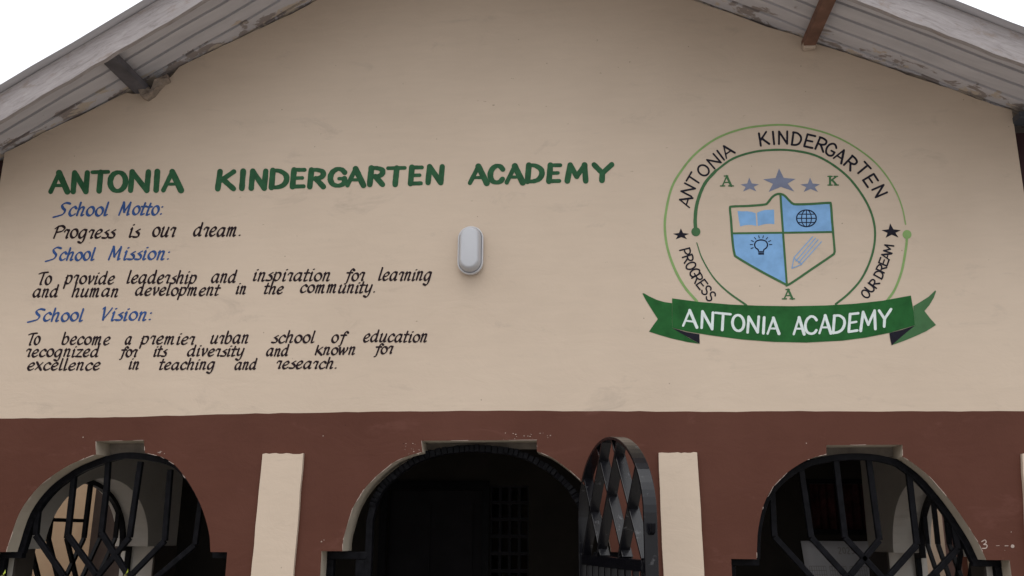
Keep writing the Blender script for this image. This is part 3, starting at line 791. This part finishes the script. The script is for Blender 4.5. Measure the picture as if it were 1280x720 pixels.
kI.stroke(z6([(286, 289), (370, 228), (470, 195), (570, 184), (670, 188), (770, 210), (860, 258), (940, 325), (1010, 420), (1050, 510), (1062, 600)]) + z7([(975, 170), (935, 260), (880, 325), (824, 371)]), const(2.7))
kI.stroke(z7([(239, 113), (262, 180), (310, 260), (370, 320), (447, 375)]), const(2.1), taper=(.6, 1.2)); kI.dot(869.8, 289.8, 5.7)
kI.build('inner_ring', m_dgreen, crest)
# ring lettering
def arcword(ink, items, cw, hgt, wst, centre=(982, 290), inward=False):
    for ch, (x, y) in items:
        dx, dy = x - centre[0], (y - centre[1]) * 1.08
        l_ = math.hypot(dx, dy); ux, uy = dx / l_, dy / l_
        if inward: ux, uy = -ux, -uy
        rx, ry = -uy, ux       # reading direction
        wd = cw * (.45 if ch == 'I' else (1.25 if ch == 'M' else 1))
        upper(ink, ch, lambda a, c: (x + rx * (a - .5) * wd + ux * (c - .5) * hgt, y + ry * (a - .5) * wd + uy * (c - .5) * hgt), wst, wst)
def ringword(*a):
    kt = Ink(); arcword(kt, *a); kt.build('ring_lettering', m_ink, crest)
ringword(list(zip('ANTONIA', z6([(143, 432), (156, 378), (184, 328), (230, 283), (281, 239), (314, 210), (346, 188)]))), 12.5, 14.5, 2.3)
ringword(list(zip('KINDERGARTEN', z6([(522, 130), (570, 126), (616, 125), (682, 131), (745, 142), (802, 158), (848, 182), (896, 212), (946, 248), (1003, 278), (1040, 332), (1084, 384)]))), 11.6, 15.5, 2.6)
ringword(list(zip('PROGRESS', [(840 + a / 7.2, 290 + c / 7.2) for a, c in ((120, 180), (145, 240), (170, 305), (205, 365), (230, 415), (270, 472), (310, 525), (350, 580))])), 8.2, 12.5, 1.9, (985, 282), True)
ringword(list(zip('OURDREAM', z7([(950, 328), (968, 303), (986, 284), (1006, 246), (1016, 221), (1026, 193), (1036, 167), (1046, 138)]))), 8, 11, 2.0, (982, 285), True)
def star(ink, V, base=.0012):
    # five tips (top, right, lower right, lower left, left); inner points between
    cx = sum(a for a, c in V) / 5; cy = sum(c for a, c in V) / 5
    P = []
    for i in range(5):
        a, c = V[i], V[(i + 1) % 5]; mx, my = (a[0] + c[0]) / 2, (a[1] + c[1]) / 2
        P += [a, (cx + (mx - cx) * .50, cy + (my - cy) * .50)]
    ink.k += 1; ink.fill(P, base)
for V in (z8([(335, 42), (418, 95), (412, 158), (283, 160), (255, 97)]), z8([(186, 88), (235, 122), (222, 157), (155, 158), (142, 123)]), z8([(490, 88), (540, 122), (530, 160), (458, 160), (442, 123)])):
    k = Ink(); star(k, V); k.build('star', m_star, crest)
for V in (z7([(172, 52), (207, 75), (198, 98), (150, 99), (138, 75)]), z7([(1053, 31), (1098, 60), (1088, 91), (1034, 92), (1017, 60)])):
    k = Ink(); star(k, V); k.build('star', m_ink, crest)['label'] = 'small black star on the ring'
# serif initials
def serifA(cx, cy, w_, h_):
    k = Ink(); k.stroke([(cx - w_ * .35, cy + h_), (cx + .2, cy - h_)], const(1.8)); k.stroke([(cx, cy - h_), (cx + w_ * .38, cy + h_)], const(2.9)); k.stroke([(cx - w_ * .2, cy + h_ * .3), (cx + w_ * .22, cy + h_ * .3)], const(1.5))
    k.stroke([(cx - w_ * .52, cy + h_), (cx - w_ * .16, cy + h_)], const(1.6)); k.stroke([(cx + w_ * .16, cy + h_), (cx + w_ * .56, cy + h_)], const(1.6)); k.stroke([(cx - w_ * .2, cy - h_), (cx + w_ * .1, cy - h_)], const(1.5))
    k.build('serif_letter', m_dgreen, crest)
serifA(908.3, 226.3, 15, 6.2); serifA(985.2, 367.8, 14, 5.8)
k = Ink(); k.stroke([(1037.5, 220.8), (1037.5, 231)], const(2.7)); k.stroke([(1045, 221), (1038, 226.5)], const(1.9)); k.stroke([(1040, 225), (1045.5, 231)], const(2.4))
for a in ((1034.8, 220.6, 1040), (1034.8, 231.4, 1040.2), (1042.4, 220.6, 1047), (1042.8, 231.4, 1047.8)): k.stroke([(a[0], a[1]), (a[2], a[1])], const(1.5))
k.build('serif_letter', m_dgreen, crest)
# shield
SHD = z8([(90, 242), (102, 233), (180, 230), (262, 223), (280, 212), (300, 187), (320, 173), (340, 170), (362, 178), (385, 202), (405, 219), (430, 222), (500, 220), (582, 215), (594, 224)]) + z8([(600, 300), (605, 360), (612, 440), (611, 465), (596, 480), (500, 545), (420, 600), (376, 626), (360, 618), (250, 560), (130, 490), (112, 468), (102, 400), (95, 300)])
k = Ink()
k.stroke(SHD, const(2.9), True, step=4)
k.stroke(z8([(100, 367), (355, 364), (604, 360)]), const(2.5)); k.stroke(z8([(342, 174), (355, 364), (374, 622)]), const(2.6))
shield = k.build('shield', m_dgreen, B)
k = Ink(); k.fill(z8([(342, 172), (362, 178), (385, 202), (405, 219), (430, 222), (500, 220), (582, 215), (594, 224), (600, 300), (604, 360), (355, 364)]))
k.build('blue_field', m_sky, shield)
k = Ink(); k.fill(z8([(100, 367), (355, 364), (374, 622), (360, 618), (250, 560), (130, 490), (112, 468), (103, 405)]))
k.build('blue_field', m_sky, shield)
k = Ink(); k.fill(z8([(128, 255), (150, 257), (175, 256), (200, 260), (218, 266), (222, 330), (200, 325), (180, 325), (160, 327), (141, 333), (134, 300)])); k.fill(z8([(225, 264), (245, 255), (265, 250), (290, 249), (310, 248), (312, 321), (290, 319), (270, 320), (250, 324), (229, 331)]))
k.build('book_emblem', m_sky, shield)
k = Ink(); cx, cy = 890 + 472 / 4, 200 + 292 / 4; rx_, ry_ = 12.3, 10.4
el = lambda a, c, ox=0: [(cx + ox + a * math.cos(t * math.pi / 8), cy + c * math.sin(t * math.pi / 8)) for t in range(16)]
k.stroke(el(rx_, ry_), const(1.5), True, 3); k.stroke(el(rx_ * .5, ry_), const(1.1), True, 3); k.stroke([(cx, cy - ry_), (cx, cy + ry_)], const(1.1))
for yy, fr_ in ((-.5, .86), (0, 1), (.5, .86)): k.stroke([(cx - rx_ * fr_, cy + yy * ry_), (cx + rx_ * fr_, cy + yy * ry_)], const(1.1))
k.build('globe_emblem', m_navy, shield)
k = Ink(); k.stroke(z8([(232, 455), (230, 448), (217, 438), (213, 422), (222, 406), (245, 400), (268, 406), (277, 422), (273, 438), (260, 448), (258, 455)]), const(1.6), step=4)
for yy in (458, 465, 471): k.stroke(z8([(233, yy), (258, yy)]), const(1.3))
for t in range(9):
    an = math.pi * (1 + (t - .9) / 7.2); k.stroke(z8([(245 + 42 * math.cos(an), 425 + 36 * math.sin(an)), (245 + 54 * math.cos(an), 425 + 47 * math.sin(an))]), const(1.1))
k.build('bulb_emblem', m_navy, shield)
k = Ink()
for a, c in (((503, 384), (410, 488)), ((517, 391), (420, 505)), ((530, 399), (432, 515)), ((547, 409), (446, 521))): k.stroke(z8([a, c]), const(1.2))
k.stroke(z8([(410, 488), (399, 542)]), const(1.1)); k.stroke(z8([(399, 542), (448, 522)]), const(1.1)); k.stroke(z8([(410, 490), (424, 503), (436, 510), (448, 521)]), const(1.0))
k.build('pencil_emblem', m_sky, shield)
# ribbon
k = Ink()
k.fill(z7([(135, 347), (250, 362), (380, 373), (500, 378), (640, 380), (780, 377), (900, 370), (1020, 357), (1140, 335), (1145, 365), (1151, 400), (1156, 461), (1050, 492), (950, 512), (850, 525), (700, 533), (560, 530), (430, 520), (300, 503), (200, 487), (136, 471)]), .0022)
rib = k.build('ribbon', m_ribbon, B)
k = Ink(); k.fill(z7([(10, 327), (16, 325), (38, 338), (70, 353), (100, 362), (134.5, 367), (135.5, 471), (160, 485), (205, 513), (250, 538), (200, 531), (130, 515), (85, 502), (38, 487), (56, 460), (75, 434), (50, 395), (25, 355)]), .0018)
k.build('ribbon_tail', m_ribbon, rib)
k = Ink(); k.fill(z7([(1243, 313), (1246, 318), (1236, 345), (1218, 375), (1197, 400), (1222, 432), (1246, 459), (1205, 485), (1150, 510), (1105, 528), (1060, 544), (1105, 503), (1156, 461.5), (1150, 380), (1180, 362), (1215, 340)]), .0018)
k.build('ribbon_tail', m_dgreen, rib)
for P in ([(136, 472), (195, 489), (250, 498), (251, 538), (205, 512), (165, 490)], [(1156, 462), (1100, 480), (1049, 493), (1053, 520), (1059, 545), (1105, 504)]):
    k = Ink(); k.fill(z7(P), .0026); k.build('ribbon_fold', m_ink, rib)
RW = [('A', 182, 240, 398, 466), ('N', 258, 308, 405, 474), ('T', 316, 380, 412, 480), ('O', 388, 438, 418, 484), ('N', 452, 500, 425, 490), ('I', 512, 530, 428, 494), ('A', 538, 586, 430, 496),
      ('A', 648, 692, 428, 498), ('C', 694, 744, 424, 496), ('A', 756, 804, 420, 494), ('D', 812, 862, 418, 490), ('E', 878, 918, 412, 486), ('M', 928, 994, 402, 480), ('Y', 1004, 1054, 396, 466)]
for i_, (ch, a, c, t_, b_) in enumerate(RW):
    if i_ in (0, 7): k = Ink()
    (xa, yt), (xb, yb) = z7([(a, t_), (c, b_)])
    sl_ = -.10 if a < 400 else (.0 if a < 800 else .10)
    upper(k, ch, lambda x, y: (xa + (xb - xa) * x - 1.2 * sl_ * 10 * (y - .5) * -.3 + .8 * (y - .5), yb + (yt - yb) * y - (x - .5) * (xb - xa) * sl_ * 1.2), 3.5, 3.0, base=.0034)
    if i_ in (6, 13): k.build('ribbon_lettering', m_white, rib)

# chipped paint round the openings and the small chalky marks
k = Ink()
def chip(x, y, r):
    nn = random.randint(5, 8); ph = random.random() * 6
    k.k += 1
    k.fill([(x + r * random.uniform(.5, 1.2) * math.cos(ph + i * 2 * math.pi / nn), y + r * .8 * random.uniform(.4, 1.2) * math.sin(ph + i * 2 * math.pi / nn)) for i in range(nn)], .0008 + (k.k % 10) * .00005)
for contour, nch in ((L_left + L_notch + L_right, 26), (C_left + C_notch + C_right[:4], 32), (R_left + R_notch + R_right, 24)):
    cxm = sum(a for a, c in contour) / len(contour)
    for _ in range(nch):
        i = random.randrange(len(contour) - 1); t0 = random.random() * .8; t1 = min(1, t0 + random.uniform(.1, .5))
        P = []
        for t in (t0, (t0 + t1) / 2, t1):
            x = contour[i][0] + (contour[i + 1][0] - contour[i][0]) * t; y = contour[i][1] + (contour[i + 1][1] - contour[i][1]) * t
            dx, dy = x - cxm, y - 690; l_ = math.hypot(dx, dy); o_ = random.uniform(.0, .3); P.append((x + dx / l_ * o_, y + dy / l_ * o_))
        k.stroke(P, const(random.uniform(.3, .75)), base=.0008, taper=(.6, 1.2))
        if random.random() < .3: chip(P[1][0], P[1][1], random.uniform(.35, .9))
for _ in range(13): chip(random.uniform(503, 530), random.uniform(552, 570), random.uniform(.3, .9))
for _ in range(18): chip(random.gauss(662, 20), random.uniform(541, 549.5), random.uniform(.3, .9))
for _ in range(9): chip(random.gauss(202, 3), random.uniform(564, 567), random.uniform(.3, .9))
for x, y, r in ((404, 545, 1), (104, 546.5, 1), (402, 677, 1.3), (405, 675, .8), (1008, 554, .9), (1264, 665, .8), (1256, 688, .5), (344, 596, .4)): chip(x, y, r)
k.stroke([(1227, 677), (1231, 675), (1232.5, 678), (1229.5, 680.5)], const(1.3)); k.stroke([(1229.5, 680.5), (1233.5, 681.5), (1232.5, 685), (1228, 685.5)], const(1.3))
k.stroke([(1256, 682.3), (1260, 682.2)], const(.9)); k.stroke([(1245, 682.2), (1249, 682)], const(.5)); k.dot(1265.5, 682.8, 2.3)
k.build('paint_chips', m_chip, B)['kind'] = 'stuff'
k = Ink()
for x, y, r in ((616, 131, 1.6), (606, 127, 1.1), (597, 126, .9), (746, 50, 1.3), (751, 92, 1.2), (786, 78, 1.2), (640, 98, .9), (648, 131, .8), (683, 133, .9), (710, 155, .8), (833, 185, .9), (590, 251, .9), (597, 271, 1), (611, 321, .8), (758, 328, .9), (790, 214, 1), (522, 402, 1.2), (300, 247, .9), (329, 281, .8), (112, 304, .9), (420, 82, .8), (475, 170, .7), (798, 60, .8), (930, 145, .9), (1046, 348, .7)):
    for _ in range(3):
        nn = 7; ph = random.random() * 6; k.k += 1
        cx_, cy_ = x + random.gauss(0, r * .9), y + random.gauss(0, r * .35)
        k.fill([(cx_ + r * random.uniform(.3, 1.1) * math.cos(ph + i * 2 * math.pi / nn), cy_ + r * .42 * random.uniform(.3, 1.1) * math.sin(ph + i * 2 * math.pi / nn)) for i in range(nn)], .0006 + (k.k % 10) * .00004)
k.build('plaster_marks', m_mark, B)['kind'] = 'stuff'

# ------------------------------------------------------------------ wall lamp
c0 = at(589, 315); Lp = tag(empty('wall_lamp', (c0.x, -.001, c0.z)), 'white oval bulkhead lamp on the cream wall beside the writing', 'wall lamp')
def stadium(w_, h_, n_=14):
    r = w_ / 2; s_ = h_ / 2 - r; out = []
    for k in range(n_ + 1): a = math.pi * k / n_; out.append((r * math.cos(a), s_ + r * math.sin(a)))
    for k in range(n_ + 1): a = math.pi + math.pi * k / n_; out.append((r * math.cos(a), -s_ + r * math.sin(a)))
    return out
def loft(secs, name, mat):
    mb = MB(); vs = []; n_ = len(secs[0][0])
    for P, y in secs: vs += [(a, y, c) for a, c in P]
    fs = []
    for k in range(len(secs) - 1):
        for i in range(n_): fs.append((k * n_ + i, k * n_ + (i + 1) % n_, (k + 1) * n_ + (i + 1) % n_, (k + 1) * n_ + i))
    fs.append(tuple(range(n_))); fs.append(tuple((len(secs) - 1) * n_ + i for i in reversed(range(n_))))
    mb.add(vs, fs); return mb.build(name, mat, Lp, smooth=True)
W_, H_ = .152, .298
loft([(stadium(W_ * .9, H_ * .95), 0), (stadium(W_ * .97, H_ * .985), -.012), (stadium(W_, H_), -.022), (stadium(W_, H_), -.036), (stadium(W_ * .975, H_ * .987), -.042), (stadium(W_ * .90, H_ * .95), -.043), (stadium(W_ * .88, H_ * .94), -.036)], 'base', m_lamp)
m_diff = flat('frosted_lamp_cover', (.45, .46, .49), .03, .42, 5, .5, bmp=0)
secs = []
for k in range(9):
    a = k / 8 * math.pi / 2; ins_ = .055 * (1 - math.cos(a))
    secs.append((stadium(W_ * .86 - ins_ * .9, H_ * .925 - ins_ * .9), -.037 - .062 * math.sin(a)))
loft(secs, 'diffuser', m_diff)

# ------------------------------------------------------------------ calendar on the porch back wall
cA = at(1001, 676, YB - .02); cB = at(1108, 676, YB - .02)
cal = tag(empty('wall_calendar', (cA.x, YB - .012, cA.z)), 'pale 2025 wall calendar hanging behind the right window grille', 'calendar')
mb = MB(); wd = cB.x - cA.x; vs = []
for j in range(9):
    for i in range(9):
        u, v_ = i / 8, j / 8
        vs.append((u * wd + .045 * v_, -.002 - .03 * v_ * (1 - v_) - .01 * math.sin(u * 4) * v_, -v_ * .52))
mb.add(vs, [(j * 9 + i, j * 9 + i + 1, j * 9 + i + 10, j * 9 + i + 9) for j in range(8) for i in range(8)])
o = mb.build('sheet', m_paper, cal, smooth=True); sm = o.modifiers.new('thickness', 'SOLIDIFY'); sm.thickness = .0015; sm.offset = 1
def calpoint(u, v_): return (u * wd + .045 * v_, -.006 - .03 * v_ * (1 - v_) - .01 * math.sin(u * 4) * v_, -v_ * .52)
mb = MB(); mb.closed_fix = False
DG = {'2': [(0, .8), (.3, 1), (.8, .9), (.8, .6), (0, 0), (.9, 0)], '0': [(.5, 1), (.1, .8), (.1, .2), (.5, 0), (.9, .2), (.9, .8), (.5, 1)], '5': [(.9, 1), (.15, 1), (.1, .55), (.6, .6), (.9, .3), (.6, 0), (.05, .05)]}
for i, ch in enumerate('2025'):
    P = DG[ch]
    for (a, c) in zip(P, P[1:]):
        f_ = lambda q: Vector(calpoint(.42 + i * .05 + q[0] * .036, .18 - q[1] * .09))
        mb.bar(f_(a), f_(c), .008, .001)
mb.build('heading', m_paperink, cal)
for blk in range(4):
    mb = MB(); mb.closed_fix = False; u0 = .05 + blk * .235
    for r in range(8): mb.bar(calpoint(u0, .36 + r * .06), calpoint(u0 + .19, .36 + r * .06), .005, .0010)
    for q in range(8): mb.bar(calpoint(u0 + q * .19 / 7, .36), calpoint(u0 + q * .19 / 7, .78), .004, .0012)
    mb.build('month_grid', m_paperink, cal)

# ------------------------------------------------------------------ what shows through the side arches
mb = MB()
nb = tag(empty('neighbour_house', (-7.2, 2.5, 0)), 'tan rendered house wall seen through the left arch', 'house')
def nbox(par, off, a, c, name, mat, **kw):
    m_ = MB(); m_.box([a[i] - off[i] for i in range(3)], [c[i] - off[i] for i in range(3)]); return m_.build(name, mat, par, **kw)
o_ = (-7.2, 2.5, 0)
nbox(nb, o_, (-9.2, -5, 0), (-7.2, 8.0, 4.2), 'wall', m_tan); nbox(nb, o_, (-7.198, -5, 0), (-7.175, 8.0, .5), 'plinth', m_brown)  # unseen front stretch and extra height added to dim the school's left side
m_ = MB(); m_.add([(-2.3, -7.7, 4.21), (.12, -7.7, 4.21), (.12, 5.7, 4.21), (-2.3, 5.7, 4.21), (-1.0, -7.7, 4.8), (-1.0, 5.7, 4.8)], [(0, 3, 2, 1), (0, 1, 4), (1, 2, 5, 4), (2, 3, 5), (3, 0, 4, 5)]); m_.build('roof', m_sheet, nb)
ew = tag(empty('sky_block_wall', (-6, 9.0, 0)), 'dark brown wall added to block the bright sky past the house, seen through the left arch', 'wall'); o_ = (-6, 9.0, 0)  # added dark backdrop, keeps bright sky from showing beyond the tan house
nbox(ew, o_, (-9.2, 9.0, 0), (-3.7, 9.2, 3.3), 'wall', m_enddark); nbox(ew, o_, (-9.2, 8.96, 3.302), (-3.7, 9.24, 3.38), 'coping', m_conc)
gw = tag(empty('garden_wall', (3.9, 3, 0)), 'cream wall with brown pillars seen through the right arch', 'wall'); o_ = (3.9, 3, 0)
nbox(gw, o_, (3.9, .2, 0), (4.1, 9, 2.9), 'wall', m_cream)
for y in (1.75, 3.3, 5.2): nbox(gw, o_, (3.84, y, 0), (3.898, y + .42, 2.85), 'pillar', m_brown)
nbox(gw, o_, (3.83, .2, 2.902), (4.15, 9, 3.0), 'coping', m_conc)

# ------------------------------------------------------------------ shrubs whose tips reach into the picture
def shrub(px, py, label, nleaf=26):
    top_ = at(px, py, -.38)
    r = tag(empty('shrub', (top_.x, -.38, 0)), label, 'shrub', 'shrubs under the left window')
    H = top_.z
    st = MB(); lf = MB(); lf.closed_fix = False
    tips = [(0, 0, H - .02)] + [(random.uniform(-.16, .16), random.uniform(-.12, .12), H - random.uniform(.10, .4)) for _ in range(6)]
    for t in tips:
        base_ = Vector((t[0] * .2, t[1] * .2, 0)); st.bar(base_, Vector(t), .012, .012)
        for k in range(nleaf if t[0] else nleaf):
            f_ = 1 - (k / nleaf) * .62; c_ = base_.lerp(Vector(t), f_)
            an = k * 2.4 + random.random(); L_ = random.uniform(.05, .085)
            el_ = 1.25 if k < 2 else random.uniform(.1, .8)
            if k < 2: L_ = .03
            d = Vector((math.cos(an) * math.cos(el_), math.sin(an) * math.cos(el_), math.sin(el_))); sd_ = d.cross(Vector((0, 0, 1))).normalized() * L_ * .2
            up_ = d.cross(sd_).normalized() * .006
            lf.add([c_, c_ + d * L_ * .5 + sd_ + up_, c_ + d * L_, c_ + d * L_ * .5 - sd_ + up_, c_ + d * L_ * .5], [(0, 1, 4), (1, 2, 4), (2, 3, 4), (3, 0, 4)])
    st.build('stem', m_stem, r); lf.build('foliage', m_leaf, r)
shrub(157.5, 713, 'yellow-green shrub whose tip shows at the middle of the left window')
shrub(4, 714, 'yellow-green shrub whose tip shows at the far left edge')
